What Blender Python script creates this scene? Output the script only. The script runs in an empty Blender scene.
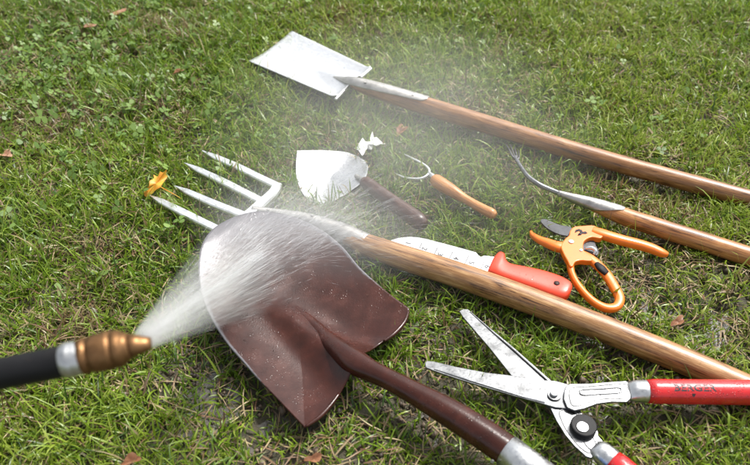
import bpy, bmesh, math, random
import numpy as np
from mathutils import Vector, Matrix
from mathutils.bvhtree import BVHTree
R = math.radians
random.seed(7); rng = np.random.default_rng(11)
scn = bpy.context.scene
# ------------------------------------------------------------------ camera, sky, sun, exposure
CAM_H, PITCH, F = 0.86, 43.0, 729.17
cd = bpy.data.cameras.new('camera'); cam = bpy.data.objects.new('camera', cd)
scn.collection.objects.link(cam); scn.camera = cam
cam.location = (0, 0, CAM_H); cam.rotation_euler = (R(90 - PITCH), 0, 0)
cd.lens = 35; cd.sensor_width = 36; cd.clip_start = .02; cd.clip_end = 900
cd.dof.use_dof = True; cd.dof.focus_distance = 1.16; cd.dof.aperture_fstop = 4.8
SUN_EL, SUN_AZ = 56.0, 42.0            # azimuth clockwise from +Y (beyond the tools)
w = bpy.data.worlds.new('World'); scn.world = w; w.use_nodes = True
nt = w.node_tree; bg = nt.nodes['Background']
sky = nt.nodes.new('ShaderNodeTexSky'); sky.sky_type = 'NISHITA'; sky.sun_disc = False
sky.sun_elevation = R(SUN_EL); sky.sun_rotation = R(SUN_AZ); sky.dust_density = 4; sky.air_density = 1.0
hs = nt.nodes.new('ShaderNodeHueSaturation'); hs.inputs['Saturation'].default_value = .25
nt.links.new(sky.outputs[0], hs.inputs['Color']); nt.links.new(hs.outputs[0], bg.inputs['Color'])
bg.inputs['Strength'].default_value = .15
sd = bpy.data.lights.new('sun', 'SUN'); sun = bpy.data.objects.new('sun', sd); scn.collection.objects.link(sun)
sd.energy = 3.0; sd.angle = R(4.5); sd.color = (1, .965, .91)
az, el = R(SUN_AZ), R(SUN_EL)
sv = Vector((math.sin(az) * math.cos(el), math.cos(az) * math.cos(el), math.sin(el)))
sun.rotation_euler = sv.to_track_quat('Z', 'Y').to_euler(); sun.location = sv * 20
scn.view_settings.view_transform = 'Standard'; scn.view_settings.look = 'None'
scn.view_settings.gamma = 1; scn.view_settings.use_curve_mapping = False
scn.view_settings.exposure = .69
try:
    scn.cycles.use_denoising = True; scn.cycles.volume_step_rate = 1.0
    scn.cycles.max_bounces = 8; scn.cycles.transparent_max_bounces = 24; scn.cycles.volume_bounces = 1
except Exception: pass

cp, sp = math.cos(R(PITCH)), math.sin(R(PITCH))
def P(px, py, z=0.0):
    """point at height z that lies under photo position (px, py) (photo is 750 x 465)"""
    a, b = (px - 375) / F, (py - 232.5) / F
    zc = (CAM_H - z) / (sp + b * cp)
    return Vector((a * zc, zc * (cp - b * sp), z))

# ------------------------------------------------------------------ helpers
COL = scn.collection
def empty(name, loc, label, cat, group=None):
    o = bpy.data.objects.new(name, None); COL.objects.link(o); o.location = loc
    o.empty_display_size = .05
    o['label'] = label; o['category'] = cat
    if group: o['group'] = group
    return o
def wloc(o):
    v = Vector(o.location)
    while o.parent: o = o.parent; v += Vector(o.location)
    return v
def finish(name, bm, m, parent=None, bevel=0, seg=2, solid=0, sub=0, smooth=True, loc=None, ang=35):
    """links bm (world coordinates) as ONE mesh object"""
    off = loc if loc is not None else Vector((0, 0, 0))
    if parent is not None: off = wloc(parent)
    elif loc is None:
        off = sum((v.co for v in bm.verts), Vector()) / max(1, len(bm.verts))
    bmesh.ops.recalc_face_normals(bm, faces=bm.faces)
    bmesh.ops.translate(bm, verts=bm.verts, vec=-off)
    me = bpy.data.meshes.new(name); bm.to_mesh(me); bm.free()
    if smooth:
        for p in me.polygons: p.use_smooth = True
    me.materials.append(m)
    o = bpy.data.objects.new(name, me); COL.objects.link(o)
    if parent is not None: o.parent = parent
    else: o.location = off
    if solid:
        s = o.modifiers.new('solid', 'SOLIDIFY'); s.thickness = solid; s.offset = -1
    if bevel:
        b = o.modifiers.new('bevel', 'BEVEL'); b.width = bevel; b.segments = seg; b.limit_method = 'ANGLE'; b.angle_limit = R(ang)
        b.harden_normals = False
    if sub:
        s = o.modifiers.new('sub', 'SUBSURF'); s.levels = sub; s.render_levels = sub
    if smooth and (bevel or solid):
        ws = o.modifiers.new('wn', 'WEIGHTED_NORMAL'); ws.keep_sharp = False
    return o
def tag(o, label, cat, group=None, kind=None):
    if label: o['label'] = label
    if cat: o['category'] = cat
    if group: o['group'] = group
    if kind: o['kind'] = kind
    return o
def crom(pts, n=6, closed=False):
    out = []; N = len(pts); pts = [tuple(p) for p in pts]
    rngN = N if closed else N - 1
    for i in range(rngN):
        g = (lambda k: pts[k % N]) if closed else (lambda k: pts[max(0, min(N - 1, k))])
        p0, p1, p2, p3 = g(i - 1), g(i), g(i + 1), g(i + 2)
        for j in range(n):
            t = j / n
            out.append(tuple(.5 * (2 * b + (c - a) * t + (2 * a - 5 * b + 4 * c - d) * t * t + (-a + 3 * b - 3 * c + d) * t ** 3) for a, b, c, d in zip(p0, p1, p2, p3)))
    if not closed: out.append(pts[-1])
    return out
def sweep(bm, pts, rad, seg=20, up=Vector((0, 0, 1)), caps=True, power=2.0, flatbot=None):
    """tube through pts; rad = list of r or (r_side, r_up)"""
    lay = bm.verts.layers.float_vector.get('grain') or bm.verts.layers.float_vector.new('grain')
    pts = [Vector(p) for p in pts]; rings = []; s = 0
    for i, p in enumerate(pts):
        d = (pts[min(i + 1, len(pts) - 1)] - pts[max(i - 1, 0)]).normalized()
        if i: s += (p - pts[i - 1]).length
        side = d.cross(up)
        side = side.normalized() if side.length > 1e-4 else Vector((1, 0, 0))
        u = side.cross(d).normalized()
        r = rad[i] if isinstance(rad, (list, tuple)) else rad
        ra, rb = (r if isinstance(r, (list, tuple)) else (r, r))
        ring = []
        for k in range(seg):
            a = 2 * math.pi * k / seg
            c, q = math.cos(a), math.sin(a)
            c = math.copysign(abs(c) ** (2 / power), c); q = math.copysign(abs(q) ** (2 / power), q)
            v = bm.verts.new(p + side * ra * c + u * rb * q)
            v[lay] = (c * ra, q * rb, s)
            ring.append(v)
        rings.append(ring)
    for a, b in zip(rings, rings[1:]):
        for k in range(seg):
            bm.faces.new((a[k], a[(k + 1) % seg], b[(k + 1) % seg], b[k]))
    if caps:
        bm.faces.new(rings[0][::-1]); bm.faces.new(rings[-1])
    return rings
def ribbon(bm, pts, rad):
    pts = [Vector(p) for p in pts]; rows = []
    for i, p in enumerate(pts):
        d = (pts[min(i + 1, len(pts) - 1)] - pts[max(i - 1, 0)]).normalized(); sd_ = d.cross(Vector((0, 0, 1))).normalized(); u = sd_.cross(d); a, b = rad[i]
        rows.append([bm.verts.new(p + sd_ * a * x + u * b * y) for x, y in ((1, .35), (.8, 1), (-.8, 1), (-1, .35), (-1, -1), (1, -1))])
    for a, b in zip(rows, rows[1:]):
        for k in range(6): bm.faces.new((a[k], a[(k + 1) % 6], b[(k + 1) % 6], b[k]))
    bm.faces.new(rows[0][::-1]); bm.faces.new(rows[-1])
def resamp(pts, rads, step=.01):
    """resample polyline pts with radii at even steps"""
    pts = [Vector(p) for p in pts]; cum = [0]
    for a, b in zip(pts, pts[1:]): cum.append(cum[-1] + (b - a).length)
    n = max(2, int(cum[-1] / step)); P_, R_ = [], []
    for i in range(n + 1):
        s = cum[-1] * i / n
        k = max(0, min(len(cum) - 2, next((j for j in range(len(cum) - 1) if cum[j + 1] >= s - 1e-9), len(cum) - 2)))
        t = (s - cum[k]) / max(1e-9, cum[k + 1] - cum[k])
        P_.append(pts[k].lerp(pts[k + 1], t))
        a, b = rads[k], rads[k + 1]
        if isinstance(a, (tuple, list)): R_.append(tuple(x + (y - x) * t for x, y in zip(a, b)))
        else: R_.append(a + (b - a) * t)
    return P_, R_
def tube(name, m, parent, pts, rads, n=6, seg=20, power=2.0, **k):
    """smooth tube through a few points, radii interpolated with them"""
    rr = [r if isinstance(r, (tuple, list)) else (r, r) for r in rads]
    c = crom([tuple(p) + tuple(r) for p, r in zip(pts, rr)], n)
    bm = bmesh.new()
    sweep(bm, [v[:3] for v in c], [(max(1e-4, v[3]), max(1e-4, v[4])) for v in c], seg, power=power)
    return finish(name, bm, m, parent, **k)
def plate_bm(bm, outline, thick, holes=()):
    """outline, holes: world Vectors on the top side; extruded down by thick"""
    edges = []; loops = []
    for lp in [outline] + list(holes):
        vs = [bm.verts.new(p) for p in lp]; loops.append(vs)
        for i in range(len(vs)): edges.append(bm.edges.new((vs[i], vs[(i + 1) % len(vs)])))
    if holes:
        fs = [g for g in bmesh.ops.triangle_fill(bm, edges=edges, use_beauty=True, normal=(0, 0, 1))['geom'] if isinstance(g, bmesh.types.BMFace)]
    else: fs = [bm.faces.new(loops[0])]
    mp = {}
    for vs in loops:
        for v in vs: mp[v] = bm.verts.new(v.co - Vector((0, 0, thick)))
    for f in fs: bm.faces.new([mp[v] for v in reversed(f.verts)])
    for vs in loops:
        for i in range(len(vs)):
            a, b = vs[i], vs[(i + 1) % len(vs)]
            bm.faces.new((a, b, mp[b], mp[a]))
def PX(lst, z): return [P(p[0], p[1], p[2] if len(p) > 2 else z) for p in lst]
def plate(name, m, parent, px, z, thick, n=0, holes=(), bevel=.0006, seg=2, **k):
    bm = bmesh.new()
    f = (lambda l: crom([tuple(v) for v in PX(l, z)], n, True)) if n else (lambda l: PX(l, z))
    plate_bm(bm, f(px), thick, [f(h) for h in holes])
    return finish(name, bm, m, parent, bevel=bevel, seg=seg, **k)
def disc(name, m, parent, c, r, h, seg=32, bevel=.0008, r2=None, normal=(0, 0, 1)):
    bm = bmesh.new(); r2 = r2 or r
    q = Vector(normal).to_track_quat('Z', 'Y')
    a = [bm.verts.new(Vector(c) + q @ Vector((r * math.cos(t), r * math.sin(t), 0))) for t in [2 * math.pi * i / seg for i in range(seg)]]
    b = [bm.verts.new(Vector(c) + q @ Vector((r2 * math.cos(t), r2 * math.sin(t), h))) for t in [2 * math.pi * i / seg for i in range(seg)]]
    for i in range(seg): bm.faces.new((a[i], a[(i + 1) % seg], b[(i + 1) % seg], b[i]))
    bm.faces.new(a[::-1]); bm.faces.new(b)
    return finish(name, bm, m, parent, bevel=bevel)

# ------------------------------------------------------------------ materials
class NT:
    def __init__(s, name):
        s.m = bpy.data.materials.new(name); s.m.use_nodes = True; s.t = s.m.node_tree
        s.b = s.t.nodes['Principled BSDF']; s.out = s.t.nodes['Material Output']
    def n(s, typ, **k):
        x = s.t.nodes.new(typ)
        for a, v in k.items():
            if a in x.inputs.keys(): x.inputs[a].default_value = v
            else: setattr(x, a, v)
        return x
    def l(s, a, b): s.t.links.new(a, b)
    def set(s, **k):
        for a, v in k.items(): s.b.inputs[a.replace('_', ' ')].default_value = v
    def ramp(s, fac, stops):
        r = s.n('ShaderNodeValToRGB'); e = r.color_ramp.elements
        while len(e) < len(stops): e.new(.5)
        for x, (p, c) in zip(e, stops): x.position = p; x.color = (*c, 1) if len(c) == 3 else c
        s.l(fac, r.inputs[0]); return r
    def noise(s, vec, scale, detail=4, rough=.55, dist=0):
        x = s.n('ShaderNodeTexNoise'); x.inputs['Scale'].default_value = scale; x.inputs['Detail'].default_value = detail
        x.inputs['Roughness'].default_value = rough; x.inputs['Distortion'].default_value = dist
        if vec is not None: s.l(vec, x.inputs['Vector'])
        return x
    def bump(s, h, strength=.3, dist=.001):
        b = s.n('ShaderNodeBump'); b.inputs['Strength'].default_value = strength; b.inputs['Distance'].default_value = dist
        s.l(h, b.inputs['Height']); s.l(b.outputs[0], s.b.inputs['Normal']); return b
    def obj(s): return s.n('ShaderNodeTexCoord').outputs['Object']
    def math(s, op, a, b=None, clamp=False):
        x = s.n('ShaderNodeMath'); x.operation = op; x.use_clamp = clamp
        for i, v in enumerate((a, b)):
            if v is None: continue
            if isinstance(v, (int, float)): x.inputs[i].default_value = v
            else: s.l(v, x.inputs[i])
        return x.outputs[0]
def steel(name, c=(.62, .63, .64), rough=.32, dirt=.35, metal=1.0):
    t = NT(name); o = t.obj()
    n1 = t.noise(o, 45, 5); n2 = t.noise(o, 260, 3)
    r = t.ramp(n1.outputs[0], [(.3, tuple(x * (1 - dirt) for x in c)), (.55, c), (.8, tuple(min(1, x * 1.12) for x in c))])
    t.l(r.outputs[0], t.b.inputs['Base Color'])
    t.set(Metallic=metal)
    rr = t.ramp(n2.outputs[0], [(.3, (rough * .7,) * 3), (.7, (rough * 1.5,) * 3)])
    t.l(rr.outputs[0], t.b.inputs['Roughness']); t.bump(n2.outputs[0], .15, .0006)
    return t.m
def wood(name, dark, mid, light, seed=0.0, rough=.38):
    t = NT(name)
    a = t.n('ShaderNodeAttribute'); a.attribute_name = 'grain'
    mp = t.n('ShaderNodeMapping'); mp.inputs['Scale'].default_value = (1, 1, .03); mp.inputs['Location'].default_value = (seed, seed, seed)
    t.l(a.outputs['Vector'], mp.inputs[0])
    big = t.n('ShaderNodeMapping'); big.inputs['Scale'].default_value = (1, 1, .22); big.inputs['Location'].default_value = (seed, 0, seed * 2)
    t.l(a.outputs['Vector'], big.inputs[0])
    n1 = t.noise(mp.outputs[0], 420, 6, .65, .6); n2 = t.noise(big.outputs[0], 45, 4, .6, 1.5); n3 = t.noise(mp.outputs[0], 1400, 3, .6)
    f = t.math('ADD', t.math('MULTIPLY', n1.outputs[0], .42), t.math('ADD', t.math('MULTIPLY', n2.outputs[0], .34), t.math('MULTIPLY', n3.outputs[0], .24)))
    r = t.ramp(f, [(.42, dark), (.475, mid), (.515, mid), (.575, light)])
    t.l(r.outputs[0], t.b.inputs['Base Color'])
    t.set(Roughness=rough, Coat_Weight=.18, Coat_Roughness=.15); t.bump(f, .45, .0012)
    return t.m
def paint(name, c, rough=.3, coat=.4, bscale=350, bstr=.2, var=.25, wet=False):
    t = NT(name); o = t.obj()
    n1 = t.noise(o, 38, 5)
    r = t.ramp(n1.outputs[0], [(.3, tuple(x * (1 - var) for x in c)), (.7, tuple(min(1, x * (1 + var * .5)) for x in c))])
    gm = t.n('ShaderNodeMix'); gm.data_type = 'RGBA'; gn = t.ramp(t.noise(o, 75, 8, .75, .8).outputs[0], [(.57, (0, 0, 0)), (.72, (.65, .65, .65))])
    t.l(gn.outputs[0], gm.inputs['Factor']); t.l(r.outputs[0], gm.inputs['A']); gm.inputs['B'].default_value = (c[0] * .25 + .02, c[1] * .3 + .015, c[2] * .3 + .01, 1)
    t.l(gm.outputs['Result'], t.b.inputs['Base Color'])
    t.set(Roughness=rough, Coat_Weight=coat, Coat_Roughness=.1)
    n2 = t.noise(o, bscale, 3)
    if wet:
        v = t.n('ShaderNodeTexVoronoi'); v.inputs['Scale'].default_value = 330; t.l(o, v.inputs['Vector'])
        h = t.ramp(v.outputs['Distance'], [(.0, (1, 1, 1)), (.32, (.0, 0, 0))])
        n3 = t.noise(o, 60, 3); msk = t.math('MULTIPLY', h.outputs[0], t.ramp(n3.outputs[0], [(.42, (0, 0, 0)), (.52, (1, 1, 1))]).outputs[0])
        t.bump(msk, .8, .0012)
    else: t.bump(n2.outputs[0], bstr, .0008)
    return t.m
M = {}
M['spade_steel'] = steel('stainless_steel', (.72, .73, .74), .38, .06)
M['tine_steel'] = steel('polished_steel', (.82, .83, .83), .36, .10)
M['blade_steel'] = steel('ground_steel', (.52, .53, .54), .32, .2)
M['shear_steel'] = steel('shear_steel', (.22, .225, .23), .33, .5)
M['dull_steel'] = steel('dull_steel', (.42, .41, .39), .42, .4)
M['zinc'] = steel('zinc_ferrule', (.60, .61, .61), .33, .3)
M['brass'] = steel('old_brass', (.23, .125, .058), .5, .6)
M['wood_spade'] = wood('brown_ash_wood', (.048, .017, .006), (.22, .096, .032), (.36, .185, .075), .13)
M['wood_fork'] = wood('tan_ash_wood', (.060, .023, .008), (.27, .132, .048), (.44, .26, .115), 1.7)
M['wood_weeder'] = wood('warm_ash_wood', (.10, .036, .01), (.35, .15, .045), (.52, .27, .10), 3.1)
M['wood_small'] = wood('varnished_beech', (.24, .09, .025), (.42, .18, .055), (.52, .26, .09), 5.2)
M['wood_dark'] = wood('dark_wet_wood', (.022, .010, .007), (.055, .024, .016), (.10, .05, .034), 4.4)
M['red'] = paint('red_plastic', (.52, .012, .014), .32, .35, wet=True, var=.2)
M['orange_red'] = paint('orange_red_plastic', (.66, .052, .016), .38, .2, var=.08, bstr=.08)
M['orange'] = paint('orange_plastic', (.78, .175, .010), .38, .25, var=.12, bstr=.1)
M['black_rubber'] = paint('black_rubber', (.009, .009, .010), .55, 0, 500, .3)
M['black_rubber'].node_tree.nodes['Principled BSDF'].inputs['Specular IOR Level'].default_value = .22
M['black_metal'] = steel('oiled_black_steel', (.045, .047, .052), .36, .5, .35)
M['hole_shade'] = paint('painted_hole_shade', (.03, .008, .005), .6, 0)
M['ink'] = paint('black_print', (.02, .015, .02), .5, 0, bstr=0)
M['grey_etch'] = paint('grey_etching', (.09, .09, .095), .5, 0, bstr=0)
M['blue'] = paint('blue_paint', (.02, .14, .45), .35, .4)
M['shovel'] = None
def shovel_mat():
    t = NT('brown_lacquered_steel'); o = t.obj()
    n1 = t.noise(o, 30, 6, .6); n2 = t.noise(o, 420, 3)
    r = t.ramp(n1.outputs[0], [(.3, (.024, .0062, .0036)), (.5, (.038, .0096, .0056)), (.72, (.060, .0155, .0092))])
    at = t.n('ShaderNodeAttribute'); at.attribute_name = 'wear'
    mp_ = t.n('ShaderNodeMapping'); mp_.inputs['Rotation'].default_value = (0, 0, R(-38)); mp_.inputs['Scale'].default_value = (.22, 1, 1); t.l(o, mp_.inputs[0])
    n3 = t.noise(mp_.outputs[0], 190, 6, .75, .4)
    f = t.math('ADD', at.outputs['Fac'], t.math('MULTIPLY', t.math('SUBTRACT', n3.outputs[0], .5), .75))
    w = t.ramp(f, [(.50, (0, 0, 0)), (.80, (1, 1, 1))]).outputs[0]
    mx = t.n('ShaderNodeMix'); mx.data_type = 'RGBA'; t.l(w, mx.inputs['Factor']); t.l(r.outputs[0], mx.inputs['A']); mx.inputs['B'].default_value = (.15, .145, .155, 1)
    t.l(mx.outputs['Result'], t.b.inputs['Base Color']); t.l(t.math('MULTIPLY', w, .3), t.b.inputs['Metallic'])
    vo = t.n('ShaderNodeTexVoronoi'); vo.inputs['Scale'].default_value = 240; t.l(o, vo.inputs['Vector'])
    h = t.ramp(vo.outputs['Distance'], [(.0, (1, 1, 1)), (.28, (0, 0, 0))])
    h2 = t.math('ADD', t.math('MULTIPLY', h.outputs[0], t.ramp(t.noise(o, 28, 3).outputs[0], [(.5, (0, 0, 0)), (.6, (1, 1, 1))]).outputs[0]), t.math('MULTIPLY', n2.outputs[0], .35))
    t.b.inputs['Specular IOR Level'].default_value = .36
    rr = t.ramp(n1.outputs[0], [(.35, (.19,) * 3), (.7, (.31,) * 3)]); t.l(rr.outputs[0], t.b.inputs['Roughness'])
    t.bump(h2, .5, .0009)
    return t.m
M['shovel'] = shovel_mat()
def leafy(name, attr='tint', trans=.38, rough=.40):
    t = NT(name)
    a = t.n('ShaderNodeAttribute'); a.attribute_name = attr
    t.l(a.outputs['Color'], t.b.inputs['Base Color']); t.set(Roughness=rough)
    t.b.inputs['Specular IOR Level'].default_value = .6
    tr = t.n('ShaderNodeBsdfTranslucent'); t.l(a.outputs['Color'], tr.inputs['Color'])
    mx = t.n('ShaderNodeMixShader'); mx.inputs[0].default_value = trans
    t.l(t.b.outputs[0], mx.inputs[1]); t.l(tr.outputs[0], mx.inputs[2]); t.l(mx.outputs[0], t.out.inputs['Surface'])
    return t.m
M['grass'] = leafy('grass_blades'); M['clover'] = leafy('clover_leaves', trans=.25, rough=.5); M['straw'] = leafy('dead_straw', trans=.15, rough=.6)
def soil():
    t = NT('wet_soil_and_thatch')
    g = t.n('ShaderNodeNewGeometry').outputs['Position']
    n1 = t.noise(g, 28, 8, .7); n2 = t.noise(g, 160, 5, .7); n3 = t.noise(g, 2.6, 3)
    r = t.ramp(n2.outputs[0], [(.3, (.022, .015, .009)), (.5, (.058, .042, .024)), (.7, (.13, .10, .058))])
    r2 = t.ramp(n1.outputs[0], [(.35, (.028, .02, .012)), (.65, (.045, .06, .02))])
    mx = t.n('ShaderNodeMix'); mx.data_type = 'RGBA'; mx.inputs['Factor'].default_value = .5
    t.l(r.outputs[0], mx.inputs['A']); t.l(r2.outputs[0], mx.inputs['B'])
    # far away the lawn itself
    d = t.n('ShaderNodeVectorMath'); d.operation = 'DISTANCE'; t.l(g, d.inputs[0]); d.inputs[1].default_value = (0, 1.3, 0)
    far = t.ramp(t.math('DIVIDE', d.outputs['Value'], 6.0), [(.35, (0, 0, 0)), (.6, (1, 1, 1))])
    gr = t.ramp(t.noise(g, 40, 8, .8).outputs[0], [(.3, (.03, .05, .012)), (.7, (.10, .15, .04))])
    m2 = t.n('ShaderNodeMix'); m2.data_type = 'RGBA'; t.l(far.outputs[0], m2.inputs['Factor']); t.l(mx.outputs['Result'], m2.inputs['A']); t.l(gr.outputs[0], m2.inputs['B'])
    t.l(m2.outputs['Result'], t.b.inputs['Base Color']); t.set(Roughness=.62)
    t.bump(n2.outputs[0], .9, .004)
    return t.m
M['soil'] = soil()
def water():
    t = NT('muddy_water'); t.set(Base_Color=(.10, .09, .075, 1), Roughness=.07, IOR=1.33)
    g = t.n('ShaderNodeNewGeometry').outputs['Position']; t.b.inputs['Specular IOR Level'].default_value = 1.0
    
    t.bump(t.noise(g, 60, 2).outputs[0], .15, .001); return t.m
M['water'] = water()
# ------------------------------------------------------------------ noise on numpy grids
class VN:
    def __init__(s, seed, n=256): s.g = np.random.default_rng(seed).random((n, n)); s.n = n
    def __call__(s, x, y, sc):
        x = np.asarray(x) * sc + 57.3; y = np.asarray(y) * sc + 31.7
        xi = np.floor(x).astype(int); yi = np.floor(y).astype(int); fx = x - xi; fy = y - yi
        fx = fx * fx * (3 - 2 * fx); fy = fy * fy * (3 - 2 * fy); n = s.n
        a = s.g[xi % n, yi % n]; b = s.g[(xi + 1) % n, yi % n]; c = s.g[xi % n, (yi + 1) % n]; d = s.g[(xi + 1) % n, (yi + 1) % n]
        return (a * (1 - fx) + b * fx) * (1 - fy) + (c * (1 - fx) + d * fx) * fy
N1, N2, N3, N4 = VN(1), VN(2), VN(3), VN(4)
def pxof(x, y, z=0):
    """photo position of a world point (used to lay out wet patches where the photo shows them on the ground)"""
    dz = z - CAM_H; zc = y * cp - dz * sp; v = -(y * sp + dz * cp)
    return 375 + F * x / zc, 232.5 + F * v / zc
# wet, worn areas of the lawn: centre px, py, radius in m
WET = [(235, 400, .11), (300, 435, .14), (390, 440, .12), (380, 400, .07), (600, 415, .11), (660, 420, .09), (560, 440, .08), (590, 255, .05), (650, 290, .10), (600, 345, .07), (500, 330, .06), (440, 350, .06), (40, 64, .16), (205, 365, .05), (720, 330, .1)]
WETW = [(P(a, b), r) for a, b, r in WET]
def wet(x, y):
    s = np.zeros(np.shape(x))
    for c, r in WETW: s = np.maximum(s, np.exp(-((x - c.x) ** 2 + (y - c.y) ** 2) / r ** 2))
    return s
def ground_z(x, y):
    return (N1(x, y, 9) - .5) * .016 + (N2(x, y, 26) - .5) * .009 + (N3(x, y, 70) - .5) * (.004 + .008 * wet(x, y)) - .003 * wet(x, y) + .002
# ================================================================== THE TOOLS
# ---- spade
sp_o = empty('spade', P(335, 85), 'spade with flat rectangular shiny steel blade and strapped brown wooden shaft, farthest tool', 'spade')
def bil(c, u, v):
    a = c[0].lerp(c[1], u); b = c[2].lerp(c[3], u); return a.lerp(b, v)
bm = bmesh.new(); nu, nv = 40, 26
cs = [P(249, 63, .012), P(336, 100, .040), P(292, 31.5, .020), P(371, 69, .048)]   # tip-near, tread-near, tip-far, tread-far
gridv = []
for i in range(nu + 1):
    row = []
    for j in range(nv + 1):
        u, v = i / nu, j / nv
        p = bil(cs, u, v); t = 2 * v - 1
        p.z += -.011 * (1 - t * t) * (.35 + .65 * u)
        if v < .3: p.z += .004 * ((.3 - v) / .3) ** 1.2
        k = max(0, (u - .52) / .48); wd = .08 + .30 * k
        p.z += .019 * k ** 1.2 * max(0, 1 - abs((v - .50) / wd)) ** 1.0
        if u > .94: p.z += .006 * ((u - .94) / .06) ** 2
        row.append(bm.verts.new(p))
    gridv.append(row)
for i in range(nu):
    for j in range(nv): bm.faces.new((gridv[i][j], gridv[i + 1][j], gridv[i + 1][j + 1], gridv[i][j + 1]))
finish('blade', bm, M['spade_steel'], sp_o, solid=.002)
for a, b in (((335.5, 99.5, .044), (346, 88.5, .044)), ((360.5, 77.5, .05), (371, 68.5, .052))):
    tube('tread', M['spade_steel'], sp_o, [P(*a), P((a[0] + b[0]) / 2, (a[1] + b[1]) / 2, (a[2] + b[2]) / 2), P(*b)], [.0035, .004, .0035], seg=12)
shaftpts = [(352, 83.5, .050), (372, 89.5, .048), (425, 105.6, .042), (490, 125.5, .036), (560, 146.8, .031), (633, 167.5, .027), (750, 199, .024), (860, 229, .022), (905, 241, .022)]
tube('shaft', M['wood_spade'], sp_o, [P(*p) for p in shaftpts], [.009, .0155, .0185, .0185, .0178, .0168, .016, .016, .016], n=10, seg=28)
# strapped socket: a half sleeve over the wood
def half_sleeve(bm, pts, rads, span, th, rot=0.0, seg=18, ends=None):
    pts = [Vector(p) for p in pts]; rows = []
    for i, p in enumerate(pts):
        d = (pts[min(i + 1, len(pts) - 1)] - pts[max(i - 1, 0)]).normalized()
        side = d.cross(Vector((0, 0, 1))).normalized(); u = side.cross(d)
        sa = span[i] if isinstance(span, (list, tuple)) else span
        out = []; inn = []
        for k in range(seg + 1):
            a = rot + (k / seg - .5) * sa
            q = side * math.sin(a) + u * math.cos(a)
            out.append(bm.verts.new(p + q * (rads[i] + th))); inn.append(bm.verts.new(p + q * (rads[i] - .001)))
        rows.append((out, inn))
    for (o1, i1), (o2, i2) in zip(rows, rows[1:]):
        for k in range(seg):
            bm.faces.new((o1[k], o1[k + 1], o2[k + 1], o2[k])); bm.faces.new((i1[k + 1], i1[k], i2[k], i2[k + 1]))
        bm.faces.new((o1[0], o2[0], i2[0], i1[0])); bm.faces.new((o2[seg], o1[seg], i1[seg], i2[seg]))
    for o_, i_ in (rows[0], rows[-1]):
        for k in range(seg): bm.faces.new((o_[k], i_[k], i_[k + 1], o_[k + 1]))
bm = bmesh.new()
cc = crom([P(334, 77.6, .036)[:] + (.002, 2.2), P(343, 80.4, .043)[:] + (.0065, 2.8), P(354, 83.5, .050)[:] + (.0125, 2.9), P(372, 89.5, .048)[:] + (.0170, 2.4), P(398, 97.4, .045)[:] + (.0187, 1.9), P(421, 104.3, .0423)[:] + (.0187, 1.5), P(427, 106.2, .0418)[:] + (.0186, .7)], 6)
half_sleeve(bm, [c[:3] for c in cc], [c[3] for c in cc], [c[4] for c in cc], .0014, rot=-.15)
sk = finish('socket', bm, M['dull_steel'], sp_o)
for px, py, r in ((365, 82.2, .0178), (413, 95.2, .0195)):
    disc('rivet', M['dull_steel'], sk, P(px, py, .0655 if px < 400 else .062), .0028, .0012, 12, .0005)
# ---- digging fork under the shovel
fk = empty('garden_fork', P(262, 206), 'four-tined garden fork with long tan wooden shaft passing under the brown shovel', 'fork')
tin = [((202, 150.7), (240, 168), (277, 186.5)), ((184.7, 163), (222, 181), (263, 202.5)), ((175, 186), (210, 202), (247, 217)), ((150, 195.5), (182, 212), (222, 232))]
for a, b, c in tin:
    A, B, C = P(*a, .017), P(*b, .030), P(*c, .040)
    pts, rr = resamp([A, A.lerp(B, .35), B, B.lerp(C, .5), C], [(.0008, .0008), (.0062, .0022), (.0078, .0032), (.0074, .0036), (.0075, .0045)], .008)
    bm = bmesh.new(); ribbon(bm, pts, rr); finish('tine', bm, M['tine_steel'], fk, smooth=False)
hb = [P(277.5, 184.5, .041), P(273, 193, .044), P(263, 203, .046), P(248, 216, .046), P(232, 227, .044), P(219, 234, .041)]
c = crom([tuple(p) + r for p, r in zip(hb, [(.008, .004), (.0085, .005), (.0095, .006), (.0095, .006), (.0085, .005), (.007, .004)])], 6)
bm = bmesh.new(); ribbon(bm, [v[:3] for v in c], [(v[3], v[4]) for v in c]); finish('crossbar', bm, M['tine_steel'], fk, smooth=False)
ax = [(252, 210, .047), (275, 213.5, .044), (305, 220, .040), (340, 232, .036), (362, 243, .034), (400, 256.5, .034), (452, 273, .034), (512, 294, .032), (576, 318, .030), (640, 343.2, .028), (700, 367.5, .026), (750, 388.5, .024), (850, 430, .022), (950, 473, .022)]
axp = [P(*p) for p in ax]
tube('shaft', M['wood_fork'], fk, axp[3:], [.014, .0178, .0200, .0205, .0204, .0198, .0194, .0190, .018, .018, .018], n=10, seg=30)
bm = bmesh.new()
cc = crom([tuple(axp[0]) + (.007,), tuple(axp[1]) + (.0085,), tuple(axp[2]) + (.0125,), tuple(axp[3]) + (.0165,), tuple(P(366, 244.4, .034)) + (.0182,)], 8)
sweep(bm, [v[:3] for v in cc], [v[3] for v in cc], 24); so = finish('socket', bm, M['dull_steel'], fk)
for px, py, z in ((268, 209.5, .053), (312, 215.5, .0535)): disc('rivet', M['dull_steel'], so, P(px, py, z), .0025, .0015, 12, .0005)
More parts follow.
